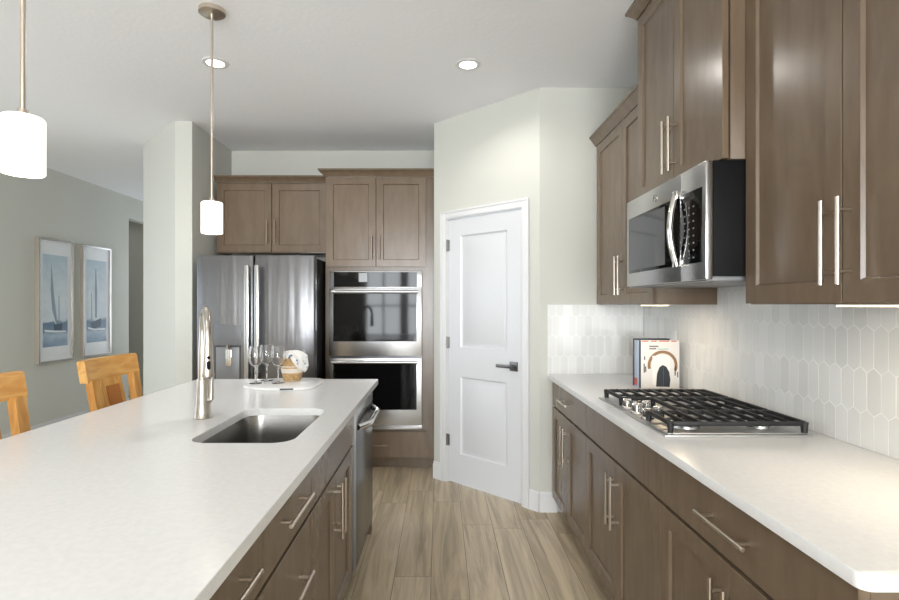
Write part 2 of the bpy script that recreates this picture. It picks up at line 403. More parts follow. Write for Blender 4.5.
# ------------------------------------------------------------------ backsplash (picket tiles)
def clip(poly, x0, x1, y0, y1):
    def cut(pl, ins, inter):
        out = []
        for i in range(len(pl)):
            a, b = pl[i-1], pl[i]
            if ins(b):
                if not ins(a): out.append(inter(a, b))
                out.append(b)
            elif ins(a): out.append(inter(a, b))
        return out
    def lx(c): return lambda a, b: (c, a[1]+(b[1]-a[1])*(c-a[0])/(b[0]-a[0]))
    def ly(c): return lambda a, b: (a[0]+(b[0]-a[0])*(c-a[1])/(b[1]-a[1]), c)
    for ins, it in ((lambda p: p[0] >= x0-1e-9, lx(x0)), (lambda p: p[0] <= x1+1e-9, lx(x1)), (lambda p: p[1] >= y0-1e-9, ly(y0)), (lambda p: p[1] <= y1+1e-9, ly(y1))):
        if len(poly) < 3: return []
        poly = cut(poly, ins, it)
    return poly
def picket(mb, W, z0, z1, phase):
    tw, pitch, pt, g = 0.053, 0.1335, 0.018, 0.0014
    mb.box(0, W, z0, z1, 0.0002, 0.006, mi=4)
    for row in range(-1, 5):
        zc = 0.964+row*pitch
        off = (row % 2)*tw/2+phase
        for k in range(-2, int(W/tw)+3):
            xc = off+k*tw; hw = tw/2-g; hb = pitch/2-pt/2-g*0.4; ht = pitch/2+pt/2-g*1.1
            poly = [(xc-hw, zc-hb), (xc, zc-ht), (xc+hw, zc-hb), (xc+hw, zc+hb), (xc, zc+ht), (xc-hw, zc+hb)]
            poly = clip(poly, 0.001, W-0.001, z0+0.001, z1-0.001)
            if len(poly) < 3: continue
            clean = [p for i, p in enumerate(poly) if (abs(p[0]-poly[i-1][0])+abs(p[1]-poly[i-1][1])) > 1e-5]
            if len(clean) < 3: continue
            ar = sum(clean[i-1][0]*clean[i][1]-clean[i][0]*clean[i-1][1] for i in range(len(clean)))/2
            if abs(ar) < 2e-5: continue
            mb.prism(clean, 0.006, 0.0069, mi=random.choice((0, 0, 1, 1, 2, 3)))
CT = 0.914; UB = 1.372
bs = MB(frame((XR, YP, 0), (0, -1, 0), (-1, 0, 0))); picket(bs, 2.60, CT+0.0005, 1.465, 0.02)
struct('wall_backsplash_right', bs, TILES+[GROUT])
bs = MB(frame((0.715, YP, 0), (1, 0, 0), (0, -1, 0))); picket(bs, XR-0.715-0.0087, CT+0.0005, UB-0.001, 0.0)
struct('wall_backsplash_return', bs, TILES+[GROUT])

# ------------------------------------------------------------------ cabinetry
ORI = {'right': ((0, -1, 0), (-1, 0, 0)), 'island': ((0, 1, 0), (1, 0, 0)), 'back': ((1, 0, 0), (0, -1, 0))}
def fr(side, face, s, z):
    """frame on a cabinet face; s is the coordinate of the panel's left edge (seen from the front)"""
    u, n = ORI[side]
    o = (face, s, z) if side in ('right', 'island') else (s, face, z)
    return frame(o, u, n)
def bar_handle(parent, M, x, y, length, vertical, mat_=None, out=0.034, r=0.0058):
    mb = MB(M); h = length/2
    ends = ((x, y-h, out), (x, y+h, out)) if vertical else ((x-h, y, out), (x+h, y, out))
    mb.cyl(*ends, r, seg=14, bevel=0.0012)
    for s in (-1, 1):
        q = (x, y+s*(h-0.033)) if vertical else (x+s*(h-0.033), y)
        mb.cyl((q[0], q[1], 0.0), (q[0], q[1], out), r*0.8, seg=10)
    return finish('handle', mb, mat_ or NICKEL, parent)
DT = 0.02
def shaker(parent, side, face, s, z, w, h, rail=0.058, name='door', hx=None, hy=None, hl=0.222, vert=True, hm=None):
    M = fr(side, face, s, z)
    mb = MB(M); mb.panelled(w, h, DT, [(rail, w-rail, rail, h-rail)], depth=0.009, ch=0.005)
    o = finish(name, mb, WOOD, parent)
    if hx is not None:
        bar_handle(o, M @ Matrix.Translation((0, 0, DT)), hx, hy, hl, vert, hm)
    return o
def slab(parent, side, face, s, z, w, h, name='drawer', handle=True, hy=None, hl=0.235, hm=None):
    M = fr(side, face, s, z)
    mb = MB(M); mb.panelled(w, h, DT, [])
    o = finish(name, mb, WOOD, parent)
    if handle: bar_handle(o, M @ Matrix.Translation((0, 0, DT)), w/2, h/2 if hy is None else hy, hl, False, hm)
    return o
def carcass(side, face, s0, s1, depth, z0, z1, toe=True, top=False):
    """hollow box behind a face; s0<s1 world coordinates along the run"""
    mb = MB(); t = 0.018; sgn = {'right': 1, 'island': -1, 'back': 1}[side]
    def bx(d0, d1, a, b, c0, c1, mi=0):
        p, q = face+sgn*d0, face+sgn*d1
        lo, hi = min(p, q), max(p, q)
        if side == 'back': mb.box(a, b, lo, hi, c0, c1, mi=mi)
        else: mb.box(lo, hi, a, b, c0, c1, mi=mi)
    zb = z0
    bx(0, depth, s0, s0+t, zb, z1); bx(0, depth, s1-t, s1, zb, z1)
    bx(0, depth, s0+t, s1-t, zb, zb+t); bx(depth-t, depth, s0+t, s1-t, zb+t, z1)
    bx(0, t, s0+t, s1-t, zb+t, z1)                                  # closed face behind the doors
    if top: bx(t, depth-t, s0+t, s1-t, z1-t, z1)
    if toe: bx(0.075, 0.095, s0, s1, 0.0, zb)
    return mb

# --- right run: base cabinets, faces at X = 0.757 (fronts at 0.737)
XF = 0.757; DPT = XR-0.009-XF; ZT = 0.884
runs = [(2.652, YP-0.012, 'dark wood base cabinet at the far end, between cooktop cabinet and pantry wall', 'drawer', 2.652, 3.44),
        (1.752, 2.652, 'dark wood base cabinet with plain front panel directly under the gas cooktop', 'panel', 1.752, 2.652),
        (0.922, 1.752, 'dark wood base cabinet nearest the viewer on the cooktop side, wide drawer over doors', 'drawer', 0.922, 1.752)]
for a, b, lab, kind, da, db in runs:
    t = thing('base_cabinet', lab, 'cabinet', (XF+DPT/2, (a+b)/2, 0), 'base cabinets under the cooktop counter')
    finish('carcass', carcass('right', XF, a+0.001, b-0.001, DPT, 0.1, ZT), WOOD, t)
    g = 0.002
    wd = db-da-2*g; half = (wd-0.003)/2
    if kind == 'drawer': slab(t, 'right', XF, db-g, 0.718, wd, 0.158, hy=0.082, hl=0.235 if wd > 0.8 else 0.2)
    else: slab(t, 'right', XF, db-g, 0.718, wd, 0.158, 'false_front', False)
    shaker(t, 'right', XF, db-g, 0.112, half, 0.594, hx=half-0.03, hy=0.436)
    shaker(t, 'right', XF, db-g-half-0.003, 0.112, half, 0.594, hx=0.03, hy=0.436)

# right countertop with rounded near corner
poly = [(0.712, YP-0.001), (XR-0.0005, YP-0.001), (XR-0.0005, 0.885)] + [(0.712+0.022-0.022*math.sin(a), 0.885+0.022-0.022*math.cos(a)) for a in [PI/2*k/5 for k in range(6)]]
ctp = finish('countertop', MB().prism(poly, 0.8845, CT, bevel=0.003), QUARTZ)
tag(ctp, 'white quartz countertop holding the gas cooktop and the cookbooks', 'countertop')

# --- right run: wall cabinets
def crown(mb, side, face, s0, s1, zb, h=0.062, proj=0.05, depth=0.3, ends=(True, True)):
    """sloped crown along a face with mitred returns"""
    u, n = Vector(ORI[side][0]), Vector(ORI[side][1])
    prof = [(0.0, 0.0), (0.006, 0.0), (0.010, 0.008), (proj-0.006, h-0.014), (proj, h-0.012), (proj, h), (0.0, h)]
    rings = []
    def P(s, d, z): return (face+n.x*d, s, z) if side != 'back' else (s, face+n.y*d, z)
    for i, (s, dirn) in enumerate(((s0, -1), (s1, 1))):
        rings.append([P(s+(dirn*p[0] if ends[i] else 0), p[0], zb+p[1]) for p in prof])
    mb.loft(rings, closed=True, caps=(True, True))
    for i, (s, dirn) in enumerate(((s0, -1), (s1, 1))):
        if not ends[i]: continue
        def Q(p, d): return (face+n.x*d, s+dirn*p[0], zb+p[1]) if side != 'back' else (s+dirn*p[0], face+n.y*d, zb+p[1])
        mb.loft([[Q(p, p[0]) for p in prof], [Q(p, -depth) for p in prof]], closed=True, caps=(True, True))
    return mb
UF = 1.055; UD = XR-0.009-UF
def wall_cab(lab, a, b, face, z0, z1, split, handle_z, da=None, db=None, crown_ends=(True, True), hl=0.222, dep=None):
    dep = dep or XR-0.001-face
    t = thing('upper_cabinet', lab, 'cabinet', (face+dep/2, (a+b)/2, z0), 'wall cabinets on the cooktop wall')
    gap = 0.006 if z0 > 1.5 else 0.0
    mb = MB().box(face+gap, face+dep, a, b, z0, z1, 0.001)
    finish('carcass', mb, WOOD, t)
    da = a+0.002 if da is None else da; db = b-0.002 if db is None else db
    h = z1-z0-0.006
    w1 = db-split-0.0015; w2 = split-0.0015-da
    shaker(t, 'right', face, db, z0+0.003, w1, h, hx=w1-0.028, hy=handle_z-z0, hl=hl)
    shaker(t, 'right', face, split-0.0015, z0+0.003, w2, h, hx=0.028, hy=handle_z-z0, hl=hl)
    cm = MB(); crown(cm, 'right', face-DT, a, b, z1-0.002, depth=0.2, ends=crown_ends, proj=0.045, h=min(0.062, H-0.001-z1))
    finish('crown_moulding', cm, WOOD, t)
    return t
YM0, YM1 = 1.782, 2.552
wall_cab('dark wood wall cabinet beside the pantry wall, left of the microwave', YM1+0.001, YP-0.001, UF, UB, 2.42, 2.985, 1.535, db=YP-0.012, crown_ends=(False, False))
wall_cab('short dark wood wall cabinet mounted directly above the microwave', YM0, YM1, 0.98, 1.866, 2.758, 2.16, 2.022, crown_ends=(True, True))
wall_cab('large dark wood wall cabinet nearest the viewer, right of the microwave', 0.94, YM0-0.001, UF, UB, 2.44, 1.352, 1.53, crown_ends=(True, False))

# under-cabinet light bars
def light_bar(lab, y0, y1):
    t = thing('light_bar', lab, 'light', (1.17, (y0+y1)/2, UB), 'lit bars under the wall cabinets')
    finish('housing', MB().box(1.0572, 1.125, y0+0.0002, y1-0.0002, UB-0.003, UB-0.0003), WHITEP, t)
    finish('diffuser', MB().box(1.057, 1.115, y0, y1, UB-0.0065, UB-0.003), LEDW, t)
    area('light_bar_glow', (1.12, (y0+y1)/2, UB-0.014), (0, 0, 0), 0.07, y1-y0-0.03, UNDER_W*(y1-y0)/0.4, (1.0, 0.80, 0.56)).parent = None
light_bar('glowing warm light bar under the wall cabinet nearest the viewer', 0.96, 1.40)
light_bar('glowing warm light bar under the wall cabinet beside the pantry wall', 2.565, 2.76)

# ------------------------------------------------------------------ microwave
mw = thing('microwave', 'stainless over-range microwave with black side under the short wall cabinet', 'microwave', (1.13, (YM0+YM1)/2, 1.457))
MZ0, MZ1, MX = 1.457, 1.864, 0.905
my0, my1 = 1.788, 2.546
b = MB().box(MX+0.026, XR-0.010, my0, my1, MZ0+0.012, MZ1, 0.004)
b.box(MX+0.14, XR-0.06, my0-0.0035, my0, MZ1-0.13, MZ1-0.04, 0.003).box(MX+0.14, XR-0.06, my0-0.0035, my0, MZ0+0.07, MZ1-0.16, 0.003)
finish('housing', b, BLACKP, mw)
MM = frame((MX+0.026, my1, MZ0), (0, -1, 0), (-1, 0, 0)); MWd = my1-my0; MHt = MZ1-MZ0; CS = 0.576
d = MB(MM).box(0, CS-0.001, 0.0, MHt, 0.0005, 0.026, 0.006)
door = finish('door', d, STEEL, mw)
finish('window_glass', MB(MM).box(0.035, CS-0.012, 0.062, 0.322, 0.0262, 0.0285, 0.001), BLACKGL, door)
finish('window_screen', MB(MM).box(0.05, 0.44, 0.075, 0.309, 0.0286, 0.0295), GREYGL, door)
hp = [(CS-0.028+0.0*s, 0.072+0.26*s, 0.034+0.022*math.sin(PI*s)) for s in [k/14 for k in range(15)]]
hd = MB(MM).tube(hp, 0.0125, 12)
hd.box(CS-0.042, CS-0.008, 0.056, 0.09, 0.025, 0.042, 0.004).box(CS-0.042, CS-0.008, 0.312, 0.346, 0.025, 0.042, 0.004)
finish('handle', hd, CHROME, door)
em = MB(MM); ec = (0.338, 0.362)
em.cyl((ec[0], ec[1], 0.026), (ec[0], ec[1], 0.0275), 0.018, seg=24)
em.tube([(ec[0]+0.0145*math.cos(a), ec[1]+0.0145*math.sin(a), 0.0278) for a in [2*PI*k/24 for k in range(25)]], 0.0012, 6, mi=1)
em.tube([(ec[0]+0.006*math.cos(a)*(1-k/40), ec[1]+0.006*math.sin(a)*(1-k/50), 0.0278) for k, a in [(k, PI*0.25+1.7*PI*k/20) for k in range(21)]], 0.001, 6, mi=1)
finish('emblem', em, [CHROME, DARKG], door)
finish('control_panel', MB(MM).box(CS+0.001, MWd, 0.0, MHt, 0.0005, 0.026, 0.006), STEEL, mw)
cp = MB(MM).box(CS+0.004, MWd-0.026, 0.062, 0.322, 0.0262, 0.0285, 0.001)
for i in range(3):
    for j in range(8): cp.box(CS+0.028+i*0.034, CS+0.037+i*0.034, 0.08+j*0.026, 0.085+j*0.026, 0.0284, 0.0289, mi=1)
cp.box(CS+0.02, CS+0.11, 0.29, 0.308, 0.0284, 0.0289, mi=2)
finish('keypad', cp, [BLACKGL, KEYW, GREYGL], mw)
vn = MB().box(MX+0.01, XR-0.03, my0+0.01, my1-0.01, MZ0-0.004, MZ0+0.0118, 0.002)
for k in range(10): vn.box(MX+0.06, MX+0.2, my0+0.06+k*0.07, my0+0.10+k*0.07, MZ0-0.006, MZ0-0.0035)
finish('underside_vent', vn, MIDG, mw)

# ------------------------------------------------------------------ cooktop
ck = thing('gas_cooktop', 'stainless gas cooktop with black cast iron grates set in the white counter', 'cooktop', (1.04, 2.185, CT))
cx0, cx1, cy0, cy1 = 0.775, 1.302, 1.808, 2.562
tr = MB().box(cx0, cx1, cy0, cy1, CT+0.0003, CT+0.007, 0.003).box(cx0+0.02, cx1-0.02, cy0+0.02, cy1-0.02, CT+0.006, CT+0.010, 0.003)
finish('tray', tr, mat('cooktop_steel', (205, 205, 204), 0.38, 1.0), ck)
GZ0, GZ1 = CT+0.010, CT+0.052
def grate(x0, x1, y0, y1, nb):
    g = MB(); t = 0.006
    for y in (y0, y1): g.box(x0, x1, y-t, y+t, GZ1-0.018, GZ1-0.003, 0.003)
    for x in (x0, x1): g.box(x-t, x+t, y0, y1, GZ1-0.017, GZ1-0.001, 0.003)
    for k in range(nb):
        x = x0+(x1-x0)*(k+1)/(nb+1)
        g.box(x-0.0042, x+0.0042, y0, y1, GZ1-0.012, GZ1, 0.002)
    g.box(x0, x1, (y0+y1)/2-0.004, (y0+y1)/2+0.004, GZ1-0.018, GZ1-0.010, 0.002)
    for x in (x0, x1):
        for y in (y0, y1): g.cyl((x, y, GZ0), (x, y, GZ1-0.005), 0.010, 0.013, seg=8)
    return finish('grate', g, IRON, ck)
grate(cx0+0.03, cx1-0.03, cy0+0.025, 2.025, 8)
grate(0.935, cx1-0.03, 2.047, 2.305, 5)
grate(cx0+0.03, cx1-0.03, 2.327, cy1-0.025, 8)
for bx_, by_, br_ in ((0.90, 1.93, 0.042), (1.17, 1.93, 0.036), (1.11, 2.176, 0.055), (0.90, 2.435, 0.036), (1.17, 2.435, 0.045)):
    m = MB(); m.lathe([(0, 0), (br_*1.25, 0), (br_*1.2, 0.008), (br_, 0.011), (br_, 0.018), (0, 0.018)], (bx_, by_, CT+0.0102), 28)
    bu = finish('burner', m, STEEL, ck)
    m = MB(); m.lathe([(0, 0), (br_*0.92, 0), (br_*0.95, 0.004), (br_*0.9, 0.008), (0, 0.009)], (bx_, by_, CT+0.0284), 28)
    finish('burner_cap', m, IRON, bu)
for kx, ky in ((0.815, 2.285), (0.815, 2.175), (0.815, 2.065), (0.878, 2.235), (0.878, 2.115)):
    m = MB(); m.lathe([(0, 0), (0.026, 0), (0.024, 0.006), (0.0195, 0.009), (0.018, 0.030), (0.015, 0.033), (0, 0.033)], (kx, ky, CT+0.0102), 24)
    m.box(kx-0.018, kx+0.018, ky-0.004, ky+0.004, CT+0.040, CT+0.049, 0.002)
    finish('knob', m, CHROME, ck)

# ------------------------------------------------------------------ cookbooks on the counter, outlet
COVER = mat('book_cover_white', (228, 224, 218), 0.35); PAGES = mat('book_pages', (236, 230, 220), 0.7)
NAVY = mat('book_navy', (38, 48, 68), 0.4); PALEB = mat('book_pale_blue', (176, 190, 208), 0.4); REDB = mat('book_red_print', (200, 88, 70), 0.45)
TANB = mat('print_board_tan', (146, 110, 76), 0.5); MITT = mat('print_dark_cloth', (44, 50, 56), 0.6); PAPER = mat('print_paper_white', (240, 236, 230), 0.5); TXT = mat('print_grey_type', (110, 108, 108), 0.5); TEAL = mat('print_teal', (140, 190, 185), 0.5)
def book(lab, x0, x1, y0, y1, h, cov, extra=None):
    """standing book, front cover facing -Y, spine on the left"""
    z0 = CT+0.0006
    t = thing('cookbook', lab, 'book', ((x0+x1)/2, (y0+y1)/2, z0), 'cookbooks by the cooktop')
    c = MB().box(x0, x1, y0, y0+0.003, z0, z0+h, 0.0008).box(x0, x1, y1-0.003, y1, z0, z0+h, 0.0008)
    finish('cover', c, cov[0], t)
    s = MB().box(x0-0.001, x0+0.003, y0+0.0031, y1-0.0031, z0, z0+h, 0.0008)
    if cov[2] is not None: s.box(x0-0.0016, x0-0.001, y0+0.006, y1-0.006, z0+0.01, z0+0.05, mi=1)
    finish('spine', s, [cov[1], cov[2] or cov[1]], t)
    finish('pages', MB().box(x0+0.0032, x1-0.004, y0+0.0032, y1-0.0032, z0+0.003, z0+h-0.003), PAGES, t)
    return t
bk = book('white cookbook standing in front, cover showing a dark mitt and round board', 1.098, 1.308, 2.868, 2.897, 0.262, (COVER, NAVY, None))
PM = frame((1.098, 2.868, CT+0.0006), (1, 0, 0), (0, -1, 0))
pr = MB(PM); e0, e1 = 0.0001, 0.0006
ax, ay = 0.118, 0.125
arc = [(ax+0.082*math.cos(a), ay+0.082*math.sin(a)) for a in [PI*(-0.12)+PI*1.2*k/24 for k in range(25)]]+[(ax+0.066*math.cos(a), ay+0.066*math.sin(a)) for a in [PI*(1.08)-PI*1.2*k/24 for k in range(25)]]
pr.prism(arc, e0, e1, mi=0)
pr.box(0.062, 0.158, 0.02, 0.178, e0, e1+0.0003, mi=1)
pr.prism([(0.082, 0.01), (0.156, 0.008), (0.160, 0.05), (0.154, 0.09), (0.138, 0.118), (0.118, 0.128), (0.100, 0.115), (0.087, 0.08)], e0, e1+0.0006, mi=2)
pr.box(0.121, 0.1225, 0.01, 0.117, e1+0.0006, e1+0.0008, mi=3)
for k, (x, w_) in enumerate(((0.045, 0.05), (0.045, 0.038))): pr.box(x, x+w_, 0.226-k*0.013, 0.233-k*0.013, e0, e1, mi=4)
pr.box(0.09, 0.15, 0.212, 0.217, e0, e1, mi=5)
for x, w_ in ((0.005, 0.035), (0.055, 0.03), (0.10, 0.055), (0.165, 0.03)): pr.box(x, x+w_, 0.255, 0.260, e0, e1, mi=6)
for x, y, hh in ((0.014, 0.085, 0.05), (0.022, 0.09, 0.03), (0.016, 0.155, 0.02), (0.183, 0.07, 0.05), (0.197, 0.06, 0.03)): pr.box(x, x+0.007, y, y+hh, e0, e1, mi=3)
finish('cover_print', pr, [TANB, PAPER, MITT, TXT, TXT, TEAL, REDB], bk)
book('pale blue cookbook standing between the white cookbook and a thin navy one', 1.094, 1.30, 2.900, 2.955, 0.258, (PALEB, PALEB, REDB))
book('thin navy cookbook standing at the back of the row of three', 1.096, 1.295, 2.958, 2.985, 0.266, (NAVY, NAVY, None))
ot = thing('wall_outlet', 'white outlet plate on the tile behind the cookbooks', 'outlet', (XR-0.0087, 3.02, 1.165))
finish('plate', MB().box(XR-0.0145, XR-0.0087, 2.985, 3.055, 1.105, 1.222, 0.002), WHITEP, ot)
for z in (1.14, 1.187): finish('socket', MB().box(XR-0.0165, XR-0.0145, 3.003, 3.037, z-0.014, z+0.014, 0.001), WHITEP, ot)

# ------------------------------------------------------------------ island
IX0, IX1, IY0, IY1 = -1.49, -0.380, 0.25, 3.235
SX0, SX1, SY0, SY1, SR = -0.845, -0.495, 1.735, 2.315, 0.07
def counter_with_hole():
    t = bmesh.new()
    outer = rrect(IX0, IX1, IY0, IY1, 0.012, 4); inner = rrect(SX0, SX1, SY0, SY1, SR, 10)
    ov = [t.verts.new((x, y, CT)) for x, y in outer]; iv = [t.verts.new((x, y, CT)) for x, y in inner]
    ed = [t.edges.new((v[i], v[(i+1) % len(v)])) for v in (ov, iv) for i in range(len(v))]
    bmesh.ops.triangle_fill(t, edges=ed, use_beauty=True)
    top = t.faces[:]
    ob, ib = [t.verts.new((x, y, 0.8845)) for x, y in outer], [t.verts.new((x, y, 0.8845)) for x, y in inner]
    m = {a: b for a, b in zip(ov+iv, ob+ib)}
    for f in top: t.faces.new([m[v] for v in reversed(f.verts)])
    for a, b in ((ov, ob), (iv, ib)):
        for i in range(len(a)): t.faces.new((a[i], a[(i+1) % len(a)], b[(i+1) % len(a)], b[i]))
    bmesh.ops.recalc_face_normals(t, faces=t.faces)
    te = [e for e in t.edges if all(abs(v.co.z-CT) < 1e-6 for v in e.verts) and len(e.link_faces) == 2 and any(abs(f.normal.z) < 0.5 for f in e.link_faces)]
    bmesh.ops.bevel(t, geom=te, offset=0.0025, segments=2, affect='EDGES', clamp_overlap=True)
    mb = MB(); me = bpy.data.meshes.new('tmp'); t.to_mesh(me); t.free(); mb.bm.from_mesh(me); bpy.data.meshes.remove(me)
    return mb
tag(finish('island_countertop', counter_with_hole(), QUARTZ), 'white quartz island top with the sink cut into it', 'countertop')
IF = -0.430; ID = 0.60                                              # face plane; fronts at -0.410
def icab(name, a, b, lab):
    t = thing(name, lab, 'cabinet', (IF-ID/2, (a+b)/2, 0), 'base cabinets of the island')
    finish('carcass', carcass('island', IF, a+0.001, b-0.001, ID, 0.1, ZT), WOOD, t)
    return t
for a, b, lab in ((1.216, 1.669, 'island cabinet of three drawers beside the sink cabinet'), (0.763, 1.216, 'island drawer cabinet nearest the viewer, cut off by the lower edge of the view')):
    t = icab('drawer_cabinet', a, b, lab)
    for z, h, hy in ((0.718, 0.158, 0.092), (0.408, 0.298, 0.17), (0.112, 0.288, 0.16)):
        slab(t, 'island', IF, a+0.002, z, b-a-0.004, h, hy=hy, hl=0.235)
t = icab('sink_cabinet', 1.669, 2.497, 'island cabinet with two doors and a plain front panel below the sink')
slab(t, 'island', IF, 1.671, 0.718, 0.824, 0.158, 'false_front', False)
shaker(t, 'island', IF, 1.671, 0.112, 0.3875, 0.594, hx=0.3875-0.03, hy=0.462, hl=0.215)
shaker(t, 'island', IF, 2.062, 0.112, 0.3625, 0.594, hx=0.03, hy=0.462, hl=0.215)
finish('filler_strip', MB().box(IF, IF+0.019, 2.428, 2.494, 0.112, 0.706, 0.001), WOOD, t)
# near cabinet out of view carries the top; back panel, far end panel
ep = MB().box(-1.08, -1.032, 0.30, 3.19, 0.0, ZT).box(-1.03, IF+0.018, 3.135, 3.19, 0.0, ZT).box(-1.03, IF+0.018, 0.30, 0.35, 0.0, ZT)
tag(finish('kitchen_island', ep, WOOD), 'dark wood panelling around the back and ends of the island', 'panel')

# dishwasher
dwx = thing('dishwasher', 'stainless dishwasher at the far end of the island', 'dishwasher', (-0.72, 2.815, 0))
y0, y1 = 2.502, 3.130
finish('tub', MB().box(-1.0, -0.437, y0+0.006, y1-0.006, 0.1, 0.87), DARKG, dwx)
finish('toe_panel', MB().box(-0.52, -0.505, y0+0.01, y1-0.01, 0.0, 0.098), BLACKP, dwx)
dd = finish('door', MB().box(-0.436, -0.401, y0+0.003, y1-0.003, 0.105, 0.80, 0.004), STEELD, dwx)
finish('control_strip', MB().box(-0.436, -0.401, y0+0.003, y1-0.003, 0.803, 0.872, 0.004), STEEL, dwx)
hh = MB(); pts = [(-0.401+0.048*min(1, math.sin(PI*s)*1.6), y0+0.05+(y1-y0-0.1)*s, 0.775) for s in [k/20 for k in range(21)]]
hh.tube(pts, 0.0155, 12)
finish('handle', hh, CHROME, dd)
finish('edge_trim', MB().box(-0.430, -0.4005, y0-0.001, y0+0.0028, 0.105, 0.872), mat('satin_trim', (150, 149, 147), 0.35, 1.0), dwx)

# sink
sk = thing('undermount_sink', 'stainless undermount sink in the white island top', 'sink', ((SX0+SX1)/2, (SY0+SY1)/2, 0.70))
rings = []
for ins, z, rr in ((-0.025, 0.8838, SR+0.02), (-0.003, 0.8838, SR), (-0.002, 0.880, SR), (0.004, 0.75, SR), (0.008, 0.715, SR), (0.022, 0.694, SR), (0.05, 0.686, SR*0.8), (0.12, 0.683, SR*0.3)):
    rings.append([(x, y, z) for x, y in rrect(SX0+ins, SX1-ins, SY0+ins, SY1-ins, max(0.02, rr-max(0, ins)), 10)])
o = finish('bowl', MB().loft(rings, caps=(False, True)), SINKM, sk)
so = o.modifiers.new('thickness', 'SOLIDIFY'); so.thickness = 0.0015; so.offset = -1
finish('drain', MB().lathe([(0, 0.0005), (0.02, 0.0005), (0.03, 0.003), (0.045, 0.004), (0.052, 0.001), (0.052, 0.0003)], ((SX0+SX1)/2, (SY0+SY1)/2, 0.6835), 28), CHROME, sk)

# faucet
fx, fy = -0.957, 2.119
fa = thing('kitchen_faucet', 'brushed nickel pull-down faucet standing beside the island sink', 'faucet', (fx, fy, CT))
FN = mat('faucet_nickel', (190, 184, 175), 0.3, 1.0)
finish('body', MB().lathe([(0, 0.0004), (0.035, 0.0004), (0.036, 0.004), (0.033, 0.010), (0.030, 0.03), (0.0265, 0.07), (0.0245, 0.12), (0.0235, 0.155), (0.021, 0.160), (0, 0.160)], (fx, fy, CT), 32), FN, fa)
dv = Vector((0.49, -0.87, 0)).normalized(); R = 0.098
base = Vector((fx, fy, CT))
zc = 0.335
pts = [base+Vector((0, 0, z)) for z in (0.155, 0.2, 0.26, 0.30)]
pts += [base+dv*(R-R*math.cos(a))+Vector((0, 0, zc+R*math.sin(a))) for a in [PI*k/16 for k in range(17)]]
pts += [base+dv*2*R+Vector((0, 0, zc-0.02))]
finish('spout', MB().tube(pts, [0.0185]*3+[0.0165]+[0.0145]*18, 16), FN, fa)
hp0 = base+dv*2*R
sh = MB(); sh.lathe([(0, 0.320), (0.0155, 0.320), (0.0175, 0.300), (0.0185, 0.24), (0.0215, 0.205), (0.0225, 0.195), (0.0205, 0.188), (0, 0.188)], hp0, 28)
hd = finish('spray_head', sh, FN, fa)
bn = MB(); bc = hp0+dv*0.0182
bn.M = frame(bc, (-dv.y, dv.x, 0), dv)
bn.cyl((0, CT*0+0.262, -0.004), (0, 0.262, 0.003), 0.006, seg=16)
bn.prism(rrect(-0.0065, 0.0065, 0.218, 0.25, 0.006, 5), -0.004, 0.0045)
finish('spray_buttons', bn, BLACKP, hd)
lv = MB(); lv.cyl((fx+0.018, fy, CT+0.075), (fx+0.036, fy, CT+0.075), 0.0135, seg=18, bevel=0.002)
lv.tube([(fx+0.034, fy, CT+0.075), (fx+0.036, fy-0.002, CT+0.105), (fx+0.038, fy-0.004, CT+0.145), (fx+0.041, fy-0.005, CT+0.168)], [0.0105, 0.008, 0.0065, 0.006], 12)
finish('lever', lv, FN, fa)

# serving board, glasses, basket, cloth
bz = CT+0.0005
def board_poly():
    pts = []
    cx, cy, a, b_ = -0.895, 2.985, 0.215, 0.20
    for k in range(48):
        th = 2*PI*k/48; c_, s_ = math.cos(th), math.sin(th)
        n_ = 2.0 if c_ < 0 else 4.0
        pts.append((cx+a*math.copysign(abs(c_)**(2/n_), c_), cy+b_*math.copysign(abs(s_)**(2/n_), s_)))
    return pts
bd = thing('serving_board', 'white rounded serving board on the far end of the island', 'board', (-0.895, 2.985, bz))
finish('slab', MB().prism(board_poly(), bz, bz+0.015, bevel=0.004), mat('white_marble', (240, 240, 239), 0.25), bd)
finish('handle_tab', MB(Matrix.Translation((-0.815, 2.79, 0)) @ Matrix.Rotation(0.12, 4, 'Z')).box(-0.035, 0.035, -0.006, -0.001, bz+0.004, bz+0.013, 0.001), DARKG, bd)
BT = bz+0.0154
gl_prof = [(0, 0), (0.036, 0), (0.036, 0.0015), (0.012, 0.004), (0.0045, 0.010), (0.0038, 0.06), (0.0042, 0.082), (0.012, 0.090), (0.030, 0.106), (0.0415, 0.128), (0.0435, 0.148), (0.040, 0.180), (0.0355, 0.208),
           (0.0345, 0.208), (0.039, 0.180), (0.0425, 0.148), (0.0405, 0.128), (0.029, 0.108), (0.011, 0.0925), (0, 0.0905)]
g0 = None
for gx, gy, lab in ((-1.037, 2.955, 'clear stemmed wine glass on the serving board, the one farthest from the basket'), (-1.008, 3.056, 'clear stemmed wine glass on the serving board, middle of the three'), (-0.914, 2.965, 'clear stemmed wine glass standing just in front of the wicker basket')):
    if g0 is None:
        g0 = finish('wine_glass', MB().lathe(gl_prof, (0, 0, 0), 36), GLASS, None, 60); o = g0
    else: o = g0.copy(); scene.collection.objects.link(o)
    o.location = (gx, gy, BT); tag(o, lab, 'glass', 'wine glasses on the serving board')
bkx, bky = -0.868, 3.085
bt = thing('wicker_basket', 'small round tan and white wicker basket on the serving board', 'basket', (bkx, bky, BT))
prof, mis = [(0, 0), (0.048, 0)], []
n = 44
for k in range(n+1):
    f_ = k/n; z = 0.002+0.128*f_
    r = 0.048+0.019*math.sin(min(1, f_*1.15)*PI/2)+0.0022*math.sin(k*PI*0.999)+(0.0022 if k % 2 else 0)
    prof.append((r, z))
prof += [(0.062, 0.131), (0.060, 0.12), (0.046, 0.006), (0, 0.006)]
